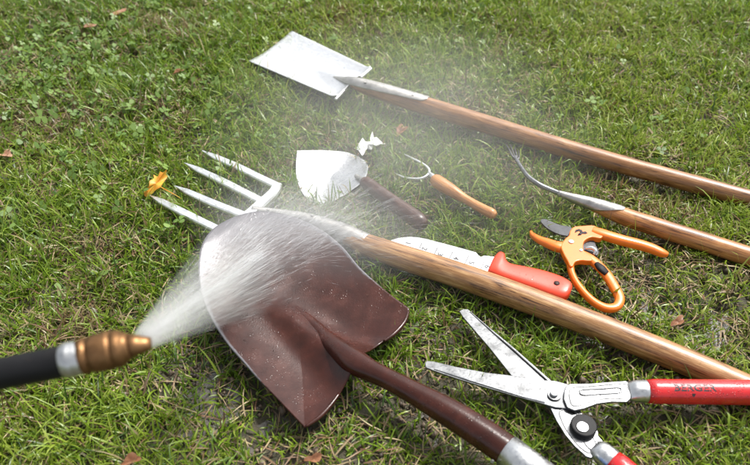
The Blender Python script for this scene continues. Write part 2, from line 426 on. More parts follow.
# ---- brown round-point shovel
sh = empty('round_shovel', P(345, 380), 'brown lacquered round-point shovel with wide curved blade taking the water jet', 'shovel')
out = [(304.5, 428), (281, 403), (257.5, 378), (241, 359), (226.5, 342), (211, 318), (200.7, 293), (198, 267), (202, 245), (214, 229), (236, 218), (262.6, 214.2), (293.6, 219.6), (319.5, 231), (342, 248), (361, 270), (386.6, 292.5), (409.5, 309.5), (406, 322), (395, 335), (383, 342), (373, 351), (363, 366), (352, 380), (341, 393), (331, 407), (319, 419)]
tipP, nkP = Vector((206, 243)), Vector((362, 371))
def shz(px, py):
    a = (Vector((px, py)) - nkP).dot(tipP - nkP) / (tipP - nkP).length_squared
    return .033 + .036 * max(0, min(1, a)) ** 1.4
o3 = [tuple(P(a, b, shz(a, b))) for a, b in out]; kc = out.index((409.5, 309.5))
O3 = crom(o3[:kc + 1], 8)[:-1] + crom(o3[kc:] + [o3[0]], 8)[:-1]     # two sharp corners
ctr = P(298, 318, .05)
tipW, nkW = P(206, 243, .068), P(362, 371, .035); axd = (tipW - nkW); axd.z = 0; LA = axd.length; axd.normalize(); sid = Vector((-axd.y, axd.x, 0))
bm = bmesh.new(); wl = bm.verts.layers.float.new('wear'); rings = []; K = 52
for k in range(K + 1):
    kk = (k / K) ** .9; ring = []
    for q in O3:
        q = Vector(q); p = ctr.lerp(q, kk)
        a = (p - nkW).dot(axd) / LA; b = (p - nkW).dot(sid)
        p.z = shz(*pxof(p.x, p.y, p.z)) if kk > 0 else p.z
        base = .033 + .036 * max(0, min(1, a)) ** 1.4
        z = base - .017 * (1 - kk ** 2.2)
        s_ = max(0, 1 - a / .62)
        wd = .015 + .014 * s_
        z += (.004 + .014 * s_) * (math.exp(-(b / wd) ** 2)) * min(1, s_ * 3)
        z -= .0035 * s_ * math.exp(-((abs(b) - .045) / .028) ** 2)
        z += .010 * math.exp(-(((p - nkW).to_2d().length) / .032) ** 2)
        p.z = z
        v = bm.verts.new(p)
        rr = math.hypot((a - .55) / .50, b / .125)
        v[wl] = (.25 * max(0, min(1, (kk - .6) / .4)) + .65 * max(0, (kk - .955) / .045)) * max(0, min(1, (a - .05) / .3)) + max(0, (a - .30)) * .95
        ring.append(v)
    rings.append(ring)
for r1, r2 in zip(rings, rings[1:]):
    n = len(r1)
    for i in range(n): bm.faces.new((r1[i], r1[(i + 1) % n], r2[(i + 1) % n], r2[i]))
bmesh.ops.remove_doubles(bm, verts=bm.verts, dist=2e-5)
BT = BVHTree.FromBMesh(bm)
def on_blade(px, py):
    z = .04
    for _ in range(5):
        p = P(px, py, z); h = BT.ray_cast(Vector((p.x, p.y, .3)), Vector((0, 0, -1)))
        if h[0] is not None: z = h[0].z
    return P(px, py, z)
rid = [(on_blade(a, b) + Vector((0, 0, dz)), r_) for a, b, dz, r_ in ((264, 283, -.0060, (.008, .003)), (282, 297, -.0062, (.0105, .0070)), (303, 315, -.0068, (.0115, .0095)), (322, 333, -.0050, (.013, .0115)), (340, 350, -.001, (.016, .0145)))]
finish('blade', bm, M['shovel'], sh, solid=.0022)
def shb(a, b): return P(a, b, shz(a, b) + .001)
for line in ([(408.5, 311), (404.5, 322), (394, 334), (384, 341)], [(306, 426.5), (319, 417.5), (330, 406), (339, 394)]):
    tube('tread', M['shovel'], sh, [shb(*q) for q in line], [(.0018, .002), (.003, .003), (.003, .003), (.002, .002)], seg=12)
nk = [(355, 362, .050, (.0185, .0150)), (372, 371.5, .055, (.0150, .0145)), (390, 380, .058, (.0140, .0140)), (416, 394, .058, (.0155, .0155)), (448, 412, .057, (.0182, .0182)), (480, 432, .055, (.0193, .0193)), (507, 450.5, .053, (.0195, .0195))]
tube('neck', M['shovel'], sh, [p for p, _ in rid] + [P(a, b, z) for a, b, z, r in nk], [r for _, r in rid] + [r for *_, r in nk], n=8, seg=28)
A, B = P(506, 450, .053), P(548, 482, .051)
bm = bmesh.new(); sweep(bm, [A, A.lerp(B, .01), A.lerp(B, .5), B], [.0190, .0204, .0206, .0206], 28); finish('ferrule', bm, M['zinc'], sh)
C = P(650, 556, .046); bm = bmesh.new(); sweep(bm, [B, B.lerp(C, .1), C], [.0195, .0192, .019], 24); finish('handle', bm, M['blue'], sh)
disc('rivet', M['dull_steel'], sh, P(492, 458, .053) + Vector((0, -.004, 0)), .0025, .002, 12, .0005, normal=(-.3, -.8, .5))
# ---- hand trowel
tr = empty('hand_trowel', P(335, 175), 'short hand trowel with wide white-shining steel blade and dark brown handle', 'trowel')
to = [(297, 151, .030), (318.7, 150.6, .026), (342, 152, .022), (355, 155.5, .020), (364, 160.5, .020), (368, 167, .020), (367, 174.5, .022), (362.5, 182, .022), (354, 189, .018), (344.5, 195, .014), (333, 201.5, .011), (321, 204, .010), (309, 200.5, .012), (301, 191, .016), (296.5, 178, .021), (295.8, 166, .026)]
TO = crom([tuple(P(*q)) for q in to + to[:1]], 6)[:-1]; tc = P(331, 174, .012)
bm = bmesh.new(); rings = []
for k in range(15):
    rings.append([bm.verts.new(tc.lerp(Vector(q), k / 14) + Vector((0, 0, -.006 * (1 - (k / 14) ** 2) + (k / 14) * 0))) for q in TO])
for r1, r2 in zip(rings, rings[1:]):
    for i in range(len(r1)): bm.faces.new((r1[i], r1[(i + 1) % len(r1)], r2[(i + 1) % len(r1)], r2[i]))
bmesh.ops.remove_doubles(bm, verts=bm.verts, dist=2e-5)
finish('blade', bm, M['blade_steel'], tr, solid=.0016)
tube('tang', M['dull_steel'], tr, [P(356, 176, .022), P(363, 180.5, .028), P(369, 185, .030)], [.004, .0045, .005], seg=12)
tube('handle', M['wood_dark'], tr, [P(*q) for q in ((363.5, 181, .034), (367, 183.6, .035), (378, 191.5, .035), (395, 204, .035), (411, 215.5, .035), (420, 222, .035), (424, 225.5, .035))], [.0085, .0122, .0126, .0134, .0146, .0142, .009], n=8, seg=20)
# ---- two-pronged hand weeder
hw = empty('hand_cultivator', P(440, 185), 'small hand cultivator with two curved steel prongs and varnished wooden handle', 'cultivator')
prong = [(397.6, 151.6, .014), (405, 154.8, .020), (412, 158.3, .026), (420, 162.2, .030), (426.5, 166.5, .032), (429.3, 171, .032), (426.5, 175.8, .031), (419, 178.6, .028), (407, 178, .024), (400, 175.8, .019), (394, 172.7, .013)]
tube('prongs', M['tine_steel'], hw, [P(*q) for q in prong], [.0010, .0018, .0021, .0022, .0023, .0024, .0023, .0022, .0021, .0018, .0010], n=6, seg=12)
tube('ferrule', M['zinc'], hw, [P(428.5, 172.8, .032), P(432, 176, .031), P(438, 182, .030)], [.0035, .0055, .0065], seg=18)
tube('handle', M['wood_small'], hw, [P(*q) for q in ((434, 178.5, .030), (436, 180.3, .030), (441, 184.2, .030), (452.8, 191.3, .028), (463, 197.8, .026), (474.4, 204.4, .025), (485, 210.2, .025), (492, 213.8, .025), (495.6, 215.6, .025))], [.009, .0118, .0128, .0112, .0086, .0082, .0090, .0092, .0055], n=8, seg=22)
# ---- digging knife
kn = empty('digging_knife', P(480, 262), 'digging knife with broad white steel ruler blade and orange-red handle beside the tan shaft', 'knife')
kb = [(390.5, 240.2), (398, 237.8), (409.5, 236.6), (418, 237.2), (426.4, 238.8), (450, 245), (476, 252.2), (478.6, 255.2), (481, 256.8), (484, 255.4), (495, 256.6), (487.5, 276), (462, 266.5), (438, 259.5), (412, 251.5), (398, 246)]
kz = .034
plate('blade', M['blade_steel'], kn, kb, kz, .0028, bevel=.0005)
bl = kn.children[-1]
bm = bmesh.new()
for (a, b), (c_, d_) in (((421.8, 243.2), (419.5, 248.5)), ((437.6, 247.6), (433.6, 255.6)), ((452.8, 251.6), (448.6, 260.2)), ((468.6, 255.8), (464.4, 264.6)), ((484.6, 260.8), (480.5, 270))):
    p, q = P(a, b, kz), P(c_, d_, kz); s = (q - p).cross(Vector((0, 0, 1))).normalized() * .0006
    plate_bm(bm, [p - s + Vector((0, 0, .0004)), p + s + Vector((0, 0, .0004)), q + s + Vector((0, 0, .0004)), q - s + Vector((0, 0, .0004))], .0005)
finish('graduation_marks', bm, M['grey_etch'], bl, smooth=False)
def text_mesh(s, size, off=0.0):
    cu = bpy.data.curves.new('txt', 'FONT'); cu.body = s; cu.size = size; cu.extrude = 0; cu.offset = off; cu.align_x = 'CENTER'; cu.resolution_u = 3
    o = bpy.data.objects.new('txt', cu); me = bpy.data.meshes.new_from_object(o)
    bpy.data.objects.remove(o); bpy.data.curves.remove(cu); return me
kd = (P(495, 262, kz) - P(405, 240, kz)).normalized(); ku = Vector((-kd.y, kd.x, 0))
for s, (a, b) in zip('123456', ((408, 243), (424.5, 248.6), (440.2, 254.2), (456, 258.2), (471.5, 262.6), (487.4, 266.6))):
    me = text_mesh(s, .0125, .0002); c = P(a, b, kz + .0004)
    for v in me.vertices: v.co = c + ku * (-v.co.x) * 1.15 + kd * (v.co.y - .004) - wloc(bl)
    me.materials.append(M['grey_etch']); o = bpy.data.objects.new('numeral', me); COL.objects.link(o); o.parent = bl
# handle: rings across the handle between top and bottom traced edges
htop = [(494.6, 256.8), (499.6, 252.4), (504.5, 254.2), (506.5, 261), (512, 264.6), (526, 267.2), (543, 270.8), (558, 275.6), (566, 279.6), (571, 283.5), (572.4, 287)]
hbot = [(487.0, 275.5), (488.8, 276.4), (492.5, 278.2), (495.5, 279.8), (502, 282.2), (515, 286.6), (532.5, 292.6), (547, 298), (558, 301.6), (564.5, 301.6), (568.6, 298.4)]
hh = [.007, .010, .011, .0105, .010, .0098, .0098, .010, .0108, .010, .0065]
T3 = crom([tuple(P(*a, .034)) + (h,) for a, h in zip(htop, hh)], 5); B3 = crom([tuple(P(*a, .026)) for a in hbot], 5)
bm = bmesh.new(); rs = []
for a, b in zip(T3, B3):
    h = a[3]; a = Vector(a[:3]); b = Vector(b); c = (a + b) / 2; s = (a - b) / 2; s.z = 0; rg = []
    for k in range(28):
        t = 2 * math.pi * k / 28; cx, cy = math.cos(t), math.sin(t)
        cx = math.copysign(abs(cx) ** .72, cx); cy = math.copysign(abs(cy) ** .72, cy)
        rg.append(bm.verts.new(Vector((c.x, c.y, .0315)) + s * cx + Vector((0, 0, h * cy))))
    rs.append(rg)
for a, b in zip(rs, rs[1:]):
    for k in range(28): bm.faces.new((a[k], a[(k + 1) % 28], b[(k + 1) % 28], b[k]))
bm.faces.new(rs[0]); bm.faces.new(rs[-1][::-1])
hd = finish('handle', bm, M['orange_red'], kn)
disc('lanyard_hole_shade', M['hole_shade'], hd, P(556.8, 283.2, .0417), .0046, .0006, 20, 0)  # flat dark disc on the grip, shade inside the hole painted as colour
# ---- ratchet pruners
pr = empty('pruning_shears', P(580, 245), 'open pruning shears with bright orange handles, one a closed loop, and black blade', 'pruning shears')
def Q(x, y): return (525 + x / 4.227, 210 + y / 4.227)
def prt(name, m, lst, n=6, **k):
    return tube(name, m, pr, [P(*Q(a, b), z) for a, b, z, r1, r2 in lst], [(r1, r2) for a, b, z, r1, r2 in lst], n=n, seg=18, power=2.6, **k)
plate('cutting_blade', M['black_metal'], pr, [Q(*q) for q in ((66, 42), (84, 37), (112, 48), (150, 63), (190, 70), (215, 95), (205, 130), (185, 112), (150, 104), (120, 92), (92, 75), (72, 56))], .034, .003, n=3, bevel=.0006)
prt('jaw', M['orange'], [(24, 92, .026, .002, .003), (33, 108, .027, .0045, .005), (60, 126, .029, .006, .006), (95, 140, .031, .0078, .007), (135, 155, .033, .0095, .0075), (175, 160, .033, .010, .007), (205, 165, .032, .009, .006)])
bo = plate('body', M['orange'], pr, [Q(*q) for q in ((190, 88), (207, 70), (250, 65), (290, 64), (312, 78), (335, 98), (320, 118), (285, 114), (262, 122), (248, 138), (250, 170), (278, 194), (284, 212), (262, 214), (240, 212), (214, 218), (203, 236), (190, 236), (180, 215), (162, 182), (152, 150), (170, 120), (186, 106))], .041, .011, n=4, bevel=.0034, seg=4)
prt('handle', M['orange'], [(285, 88, .037, .008, .006), (320, 100, .037, .0095, .007), (360, 114, .036, .0092, .0078), (420, 131, .034, .0088, .008), (480, 146, .032, .0086, .008), (535, 163, .030, .0082, .0075), (580, 182, .028, .007, .0065), (603, 188, .027, .0035, .004)], n=8)
loop = [(205, 190, .0085), (192, 225, .0062), (200, 275, .0048), (232, 330, .0050), (285, 385, .0056), (340, 414, .0064), (385, 410, .0068), (400, 375, .0074), (375, 322, .0080), (345, 275, .0082), (312, 238, .0080), (275, 208, .0085), (235, 190, .0085)]
c = crom([tuple(P(*Q(a, b), .033 - .006 * max(0, (b - 200) / 220))) + (r,) for a, b, r in loop], 8, True); c.append(c[0])
bm = bmesh.new(); sweep(bm, [v[:3] for v in c], [(v[3], .0062) for v in c], 18, caps=False, power=2.6)
bmesh.ops.remove_doubles(bm, verts=bm.verts, dist=1e-5); finish('loop_handle', bm, M['orange'], pr)
disc('bolt', M['zinc'], pr, P(*Q(195, 134), .0412), .0042, .0014, 20)
disc('bolt', M['zinc'], pr, P(*Q(237, 170), .0412), .0026, .0012, 16)
plate('ratchet', M['black_metal'], pr, [Q(*q) for q in ((243, 150), (262, 128), (290, 128), (300, 150), (312, 175), (300, 192), (268, 180), (250, 172))], .033, .006, n=3)
tube('spring', M['zinc'], pr, [P(*Q(255, 163), .036), P(*Q(280, 160), .039), P(*Q(298, 172), .038), P(*Q(290, 188), .034)], [.0022, .003, .003, .002], seg=12)
prt('latch', M['black_rubber'], [(302, 226, .039, .004, .003), (322, 246, .040, .0068, .0035), (345, 268, .037, .0055, .003)])
plate('emblem', M['ink'], bo, [Q(*q) for q in ((210, 96), (214, 84), (228, 80), (240, 84), (244, 92), (256, 90), (264, 97), (256, 101), (242, 100), (236, 106), (222, 108), (226, 100), (234, 94), (228, 88), (219, 92))], .0414, .0006, bevel=0)
# ---- small long-handled weeding fork
lw = empty('weeding_fork', P(560, 195), 'thin weeding fork, tiny four-pointed curved steel head on a long wooden shaft', 'weeding fork')
root = P(516.8, 160.5, .040)
for (a, b), (c_, d_) in (((505.6, 143.6), (512.4, 156)), ((510.0, 145.0), (514.6, 156.3)), ((514.4, 147.4), (516.8, 156.6)), ((518.6, 150.4), (519.0, 157.6))):
    tube('tine', M['shear_steel'], lw, [P(a, b, .030), P((a + c_) / 2, (b + d_) / 2 - .4, .034), P(c_, d_, .040), root], [.0011, .0018, .0019, .002], seg=8)
tube('neck', M['shear_steel'], lw, [P(*q) for q in ((514.8, 156, .040), (517.5, 161, .042), (521, 167, .044), (528, 176.5, .045), (539, 184.5, .044), (550, 189.5, .040), (562, 194.6, .038))], [(.0042, .0018), (.0040, .003), (.0036, .0036), (.0042, .0042), (.0046, .0046), (.0044, .0044), (.0045, .0045)], n=8, seg=14)
tube('shaft', M['wood_weeder'], lw, [P(*q) for q in ((575, 198.6, .036), (595, 205.5, .033), (612, 211.8, .031), (633, 219.6, .029), (690, 237.6, .026), (750, 256.6, .024), (830, 281, .022), (900, 303, .022))], [.006, .0112, .0142, .0156, .0160, .0160, .0158, .0155], n=10, seg=26)
bm = bmesh.new()
cc = crom([tuple(P(558, 193, .038)) + (.0042, 6.2), tuple(P(570, 197, .0365)) + (.0062, 5.2), tuple(P(585, 202, .0345)) + (.0098, 4.2), tuple(P(598, 206.6, .0325)) + (.0125, 3.2), tuple(P(612, 211.8, .031)) + (.0146, 1.7), tuple(P(622, 215.6, .030)) + (.0153, .5)], 6)
half_sleeve(bm, [v[:3] for v in cc], [v[3] for v in cc], [min(6.2, v[4]) for v in cc], .001, rot=-.1)
finish('socket', bm, M['dull_steel'], lw)
# ---- hedge shears
hs_ = empty('hedge_shears', P(555, 392), 'open hedge shears with long silver blades and red tubular grips', 'shears')
z1, z2 = .046, .038
plate('blade', M['shear_steel'], hs_, [(459.2, 311, .03), (463, 309, .03), (468, 309, .03), (491, 328.5, .033), (513, 346.6, .035), (553, 382, z2), (575, 400, z2), (572, 415, z2), (555, 414, z2), (540, 400, z2), (524, 386, .037), (511, 375, .036), (490, 348.5, .034), (463, 317, .031)], z2, .003, bevel=.0008)
b2 = hs_.children[-1]
bm = bmesh.new(); sweep(bm, [P(470, 312.2, .0302), P(492, 332, .0332), P(514, 350.6, .0354), P(552, 385, .0384)], [.0008, .0012, .0012, .0012], 8); finish('bevel_line', bm, M['black_metal'], b2)
plate('blade', M['shear_steel'], hs_, [(424.8, 362.5, .034), (427, 360.6, .034), (434, 361.4, .034), (456, 366.6, .037), (486.5, 372.4, .040), (512, 375.4, .043), (537, 379.6, z1), (556, 380.8, z1), (571, 385, z1), (578, 397, z1), (572, 409, z1), (556, 407.6, z1), (536, 401.6, z1), (513, 395.6, .043), (475, 384.2, .040), (450, 376.4, .037), (433, 370.4, .035), (425.6, 367.4, .034)], z1, .0035, bevel=.0009)
b1 = hs_.children[-1]
bm = bmesh.new(); sweep(bm, [P(434, 369.2, .0352), P(470, 380.4, .0397), P(512, 393.4, .0432), P(545, 402.4, .0462)], [.0006, .0013, .0014, .0008], 8); finish('ground_edge', bm, M['blade_steel'], b1)
# arms: pressed steel with raised bead
plate('arm', M['shear_steel'], hs_, [(566, 385.6), (569.5, 383.6), (590, 383.2), (612, 381.4), (626, 380.6), (629.5, 383), (631.5, 389), (630.5, 399), (627, 402), (612, 401.8), (597, 403.8), (584, 408.6), (574.5, 410.6), (567, 407.4), (563.5, 399), (564, 391)], .050, .004, bevel=.0014, seg=3)
am = hs_.children[-1]
def bead(px, z, par, r=.0009, m=None, closed=True):
    c = crom([tuple(P(a, b, z)) for a, b in px], 6, closed)
    if closed: c.append(c[0]); c.append(c[1])
    bm = bmesh.new(); sweep(bm, c, r, 8, caps=not closed); finish('bead', bm, m or M['shear_steel'], par)
bead([(580, 391.6), (583, 389.6), (601, 388.8), (618, 387.6), (621.5, 390), (618.5, 392.8), (601, 394), (583, 395)], .0504, am, .0013)
bead([(571, 388.6), (590, 386.4), (624, 383.8), (627.4, 387), (626.6, 396.6), (622, 398.4), (606, 398.6), (590, 401.8), (577, 406), (571, 403)], .0502, am, .0009)
plate('arm', M['shear_steel'], hs_, [(549.5, 406.5), (556, 405), (574, 404), (581, 411), (588, 421), (597, 434), (606, 444.5), (604.5, 450), (591, 458), (586, 456.4), (574.5, 446), (565, 434.6), (556.5, 421)], .043, .004, bevel=.0012, seg=3)
am2 = hs_.children[-1]
bead([(560, 411), (572, 409.6), (580, 418), (590, 431), (599, 444), (590, 452.6), (580, 447), (569, 434), (562, 421)], .0433, am2, .0009)
bead([(584, 437), (590, 434.6), (596, 443), (595, 448), (590, 449), (585, 443)], .0433, am2, .0011)
nut = disc('pivot_nut', M['shear_steel'], hs_, P(554.2, 395.4, z1), .0088, .002, 32)
disc('nut_cap', M['zinc'], nut, P(553.8, 394.4, z1 + .002), .0055, .0045, 6 * 4, .0012, .005)
bp = disc('rubber_bumper', M['black_rubber'], hs_, P(582.6, 429.0, .043), .0168, .010, 40, .0022)
disc('cap', M['zinc'], bp, P(582.6, 427.2, .0532), .0072, .0012, 28, .0004)
disc('washer', M['zinc'], hs_, P(582.6, 431, .0425), .0185, .0008, 36, .0003)
# grips
g1a, g1b = P(628, 391, .046), P(646.5, 391.4, .045); g1c = P(800, 393, .040); g1d = P(870, 395, .040)
tube('ferrule', M['zinc'], hs_, [g1a, g1a.lerp(g1b, .25), g1a.lerp(g1b, .6), g1b], [(.013, .006), (.0145, .012), (.0150, .0145), (.0150, .0150)], seg=28, n=4)
bm = bmesh.new(); pts, rr = resamp([g1b, g1b + (g1c - g1b) * .004, g1c, g1d], [.0152, .0163, .0168, .0165], .01); sweep(bm, pts, rr, 32)
gp = finish('grip', bm, M['red'], hs_)
me = text_mesh('BERGER', .0128, .00035); dd = (g1c - g1b).normalized(); cen = g1b + dd * .058
vw = (Vector((0, 0, CAM_H)) - cen); vw = (vw - dd * vw.dot(dd)).normalized(); tt = vw.cross(dd); tt = tt if tt.z > 0 else -tt
for v in me.vertices:
    ph = R(14) + (v.co.y - .003) / .0166; v.co = cen + dd * (v.co.x * 1.25) + (vw * math.cos(ph) + tt * math.sin(ph)) * .01655 + dd * 0 - wloc(gp)
me.materials.append(M['ink']); o = bpy.data.objects.new('lettering', me); COL.objects.link(o); o.parent = gp
bm = bmesh.new(); vs = []
for x, y in ((-.0028, 0), (.0028, 0), (.0012, -.0032), (0, -.0046), (-.0012, -.0032)):
    ph = R(14) + (y - .0065) / .0166; vs.append(bm.verts.new(cen + dd * (x - .002) + (vw * math.cos(ph) + tt * math.sin(ph)) * .01665))
bm.faces.new(vs); finish('mark', bm, M['ink'], gp, smooth=False)
g2a, g2b = P(594.5, 446.5, .042), P(612.5, 461.8, .041); g2c = P(720, 553, .038)
tube('ferrule', M['zinc'], hs_, [g2a, g2a.lerp(g2b, .25), g2a.lerp(g2b, .6), g2b], [(.011, .006), (.0135, .012), (.0148, .0145), (.0150, .0150)], seg=28, n=4)
bm = bmesh.new(); pts, rr = resamp([g2b, g2b + (g2c - g2b) * .004, g2c], [.0152, .0163, .0168], .01); sweep(bm, pts, rr, 32); finish('grip', bm, M['red'], hs_)
# ---- maple leaf, small fallen leaves, paper scrap
def leafmat(name, a, b, c):
    t = NT(name); o = t.obj(); n = t.noise(o, 90, 5, .6)
    r = t.ramp(n.outputs[0], [(.32, a), (.5, b), (.68, c)]); t.l(r.outputs[0], t.b.inputs['Base Color']); t.set(Roughness=.45)
    tr_ = t.n('ShaderNodeBsdfTranslucent'); t.l(r.outputs[0], tr_.inputs['Color']); mx = t.n('ShaderNodeMixShader'); mx.inputs[0].default_value = .3
    t.l(t.b.outputs[0], mx.inputs[1]); t.l(tr_.outputs[0], mx.inputs[2]); t.l(mx.outputs[0], t.out.inputs['Surface']); return t.m
M['yellow_leaf'] = leafmat('autumn_leaf', (.72, .24, .025), (.82, .40, .045), (.62, .48, .07))
M['brown_leaf'] = leafmat('brown_leaf', (.16, .06, .03), (.30, .13, .06), (.42, .22, .12))
M['pink_leaf'] = leafmat('pale_leaf', (.35, .16, .09), (.52, .28, .17), (.60, .38, .26))
ml = empty('maple_leaf', P(155, 185, .01), 'yellow-orange autumn leaf with thin stalk at the fork tine tips', 'leaf')
lo = [(144, 191), (149, 186), (149.6, 181), (154, 178.6), (153.5, 175), (158, 176.6), (160, 171.6), (163, 172.6), (166.5, 169.6), (166, 174.6), (167.5, 176.6), (164.5, 181), (162, 184.6), (160, 187.6), (156, 190), (152, 194), (147.5, 196.5), (144.6, 196)]
bm = bmesh.new(); cL = P(156, 183.6, .030); vs = []
O_ = [P(a, b, .028 + .004 * math.sin(i * 1.1) + .010 * (185 - b) / 12) for i, (a, b) in enumerate(lo)]
O_ = [Vector(v) for v in crom([tuple(v) for v in O_], 3, True)]
rg = [[bm.verts.new(cL.lerp(q, f)) for q in O_] for f in (.02, .35, .68, 1)]
for a, b in zip(rg, rg[1:]):
    for i in range(len(O_)): bm.faces.new((a[i], a[(i + 1) % len(O_)], b[(i + 1) % len(O_)], b[i]))
bm.faces.new(rg[0])
finish('leaf_blade', bm, M['yellow_leaf'], ml, solid=.0004)
tube('stalk', M['yellow_leaf'], ml, [P(160, 186.6, .033), P(168, 191, .030), P(177, 196, .026), P(181, 198.6, .022)], [.0009, .0008, .0007, .0006], seg=8)
small = [(118, 14, 'pink_leaf', .020, .4, 'small reddish-brown curled leaf near the top left, farthest fallen leaf', .3), (89, 27, 'pink_leaf', .017, -.2, 'small pale pink-brown leaf lying in the upper left grass', 1),
         (6, 155, 'pink_leaf', .018, -.6, 'pale brown leaf half out of view at the left edge', 2), (131, 461, 'brown_leaf', .013, .2, 'orange-brown dead leaf below the hose at the bottom', 3),
         (401, 131, 'brown_leaf', .016, .9, 'dark brown shrivelled leaf above the cultivator prongs', 4), (314, 459, 'brown_leaf', .011, .0, 'rust-brown leaf scrap in the mud below the shovel blade', 5), (678, 322, 'brown_leaf', .011, .5, 'rust-brown leaf scrap above the tan shaft at the right', 6), (178, 72, 'brown_leaf', .012, .2, 'rusty leaf in the grass left of the spade blade', 9)]
for px, py, mm, s, rot, lab, sd_ in small:
    r_ = random.Random(sd_); bm = bmesh.new(); c = P(px, py, .022)
    n = 18; rg = []
    for f in (.05, .5, 1):
        ring = []
        for i in range(n):
            t = 2 * math.pi * i / n; rad = s * f * (1 + .22 * math.sin(3 * t + sd_) + r_.uniform(-.12, .12) * f)
            x, y = math.cos(t) * rad, math.sin(t) * rad * .55
            ring.append(bm.verts.new(c + Vector((x * math.cos(rot) - y * math.sin(rot), x * math.sin(rot) + y * math.cos(rot), .5 * abs(y) * f + .25 * x + r_.uniform(-.001, .001)))))
        rg.append(ring)
    for a, b in zip(rg, rg[1:]):
        for i in range(n): bm.faces.new((a[i], a[(i + 1) % n], b[(i + 1) % n], b[i]))
    bm.faces.new(rg[0]); tag(finish('fallen_leaf', bm, M[mm], None, solid=.0004), lab, 'leaf', 'small fallen leaves on the lawn')
t = NT('white_paper'); t.set(Base_Color=(.80, .80, .79, 1), Roughness=.7); t.bump(t.noise(t.obj(), 150, 4).outputs[0], .6, .001); M['paper'] = t.m
def Z(x, y): return (280 + x / 4.653, 120 + y / 4.653)
po = [(345, 135), (362, 126), (368, 105), (385, 86), (398, 102), (415, 96), (424, 72), (430, 55), (436, 78), (450, 84), (468, 100), (490, 108), (468, 116), (440, 120), (424, 134), (402, 136), (392, 158), (382, 162), (366, 146)]
bm = bmesh.new(); cL = P(*Z(410, 115), .034); O_ = [P(*Z(a, b), .024 + .005 * ((i * 7) % 5) / 4) for i, (a, b) in enumerate(po)]
rg = [[bm.verts.new(cL.lerp(q, f) + Vector((0, 0, .0025 * math.sin(i * 2.1 + f * 7)))) for i, q in enumerate(O_)] for f in (.05, .35, .68, 1)]
for a, b in zip(rg, rg[1:]):
    for i in range(len(O_)): bm.faces.new((a[i], a[(i + 1) % len(O_)], b[(i + 1) % len(O_)], b[i]))
bm.faces.new(rg[0]); tag(finish('paper_scrap', bm, M['paper'], None, solid=.0005), 'crumpled jagged white scrap in the grass between trowel and spade shaft', 'paper scrap')
# ---- garden hose with brass nozzle, held up out of the grass from the left
NZ = .386
def PZ(px, py, zc):
    a, b = (px - 375) / F * zc, (py - 232.5) / F * zc
    return Vector((a, zc * cp - b * sp, CAM_H - zc * sp - b * cp))
gh = empty('garden_hose', PZ(100, 352, .6), 'black garden hose with brass nozzle spraying water, held above the grass', 'hose')
hl = [PZ(73, 359.5, .60), PZ(40, 366, .602), PZ(0, 374, .605), PZ(-60, 387, .61), PZ(-160, 412, .63), PZ(-320, 470, .70), PZ(-480, 560, .78)]
tube('hose', M['black_rubber'], gh, hl, [.0134] * 7, n=10, seg=28)
A, B = PZ(84, 356.6, .60), PZ(64, 361, .60)
bm = bmesh.new(); sweep(bm, [B, B.lerp(A, .06), B.lerp(A, .5), B.lerp(A, .55), B.lerp(A, .94), A], [.0136, .0146, .0148, .0142, .0146, .0140], 30); finish('collar', bm, M['zinc'], gh)
A, B = PZ(78, 357.6, .60), PZ(130, 346.0, .605)
prof = [(0, .0140), (.10, .0152), (.18, .0155), (.20, .0138), (.25, .0138), (.27, .0153), (.33, .0155), (.45, .0160), (.60, .0163), (.655, .0160), (.665, .0148), (.70, .0148), (.71, .0160), (.80, .0156), (.86, .0146), (.90, .0128), (.94, .0118), (1.0, .0110)]
bm = bmesh.new(); sweep(bm, [A.lerp(B, t_) for t_, _ in prof], [r for _, r in prof], 34)
nz = finish('nozzle', bm, M['brass'], gh)
A, B = PZ(129, 346.2, .605), PZ(151, 343.4, .607)
bm = bmesh.new(); sweep(bm, [A, A.lerp(B, .4), A.lerp(B, .8), B], [(.0108, .0108), (.0086, .008), (.0066, .0056), (.0056, .0044)], 24); finish('nozzle_tip', bm, M['brass'], nz)

# ================================================================== heights of the tools over the lawn
dg = bpy.context.evaluated_depsgraph_get()
GX0, GX1, GY0, GY1, GS = -1.3, 1.6, .3, 2.1, .003
nx, ny = int((GX1 - GX0) / GS), int((GY1 - GY0) / GS)
bot = np.full((nx, ny), 9.0); top = np.full((nx, ny), -9.0)
bpy.context.view_layer.update()
for o in list(scn.objects):
    if o.type != 'MESH': continue
    rt = o
    while rt.parent: rt = rt.parent
    if rt.name.startswith(('garden_hose', 'fallen_leaf', 'maple', 'paper')): continue
    ev = o.evaluated_get(dg); me = ev.to_mesh(); mw = o.matrix_world
    vs = [mw @ v.co for v in me.vertices]
    if not vs: continue
    bv = BVHTree.FromPolygons(vs, [tuple(p.vertices) for p in me.polygons]); ev.to_mesh_clear()
    x0, x1 = min(v.x for v in vs), max(v.x for v in vs); y0, y1 = min(v.y for v in vs), max(v.y for v in vs)
    for i in range(max(0, int((x0 - GX0) / GS)), min(nx, int((x1 - GX0) / GS) + 2)):
        for j in range(max(0, int((y0 - GY0) / GS)), min(ny, int((y1 - GY0) / GS) + 2)):
            h = bv.ray_cast(Vector((GX0 + i * GS, GY0 + j * GS, -.05)), Vector((0, 0, 1)))
            if h[0] is None: continue
            bot[i, j] = min(bot[i, j], h[0].z)
            h = bv.ray_cast(Vector((GX0 + i * GS, GY0 + j * GS, .3)), Vector((0, 0, -1)))
            if h[0] is not None: top[i, j] = max(top[i, j], h[0].z)
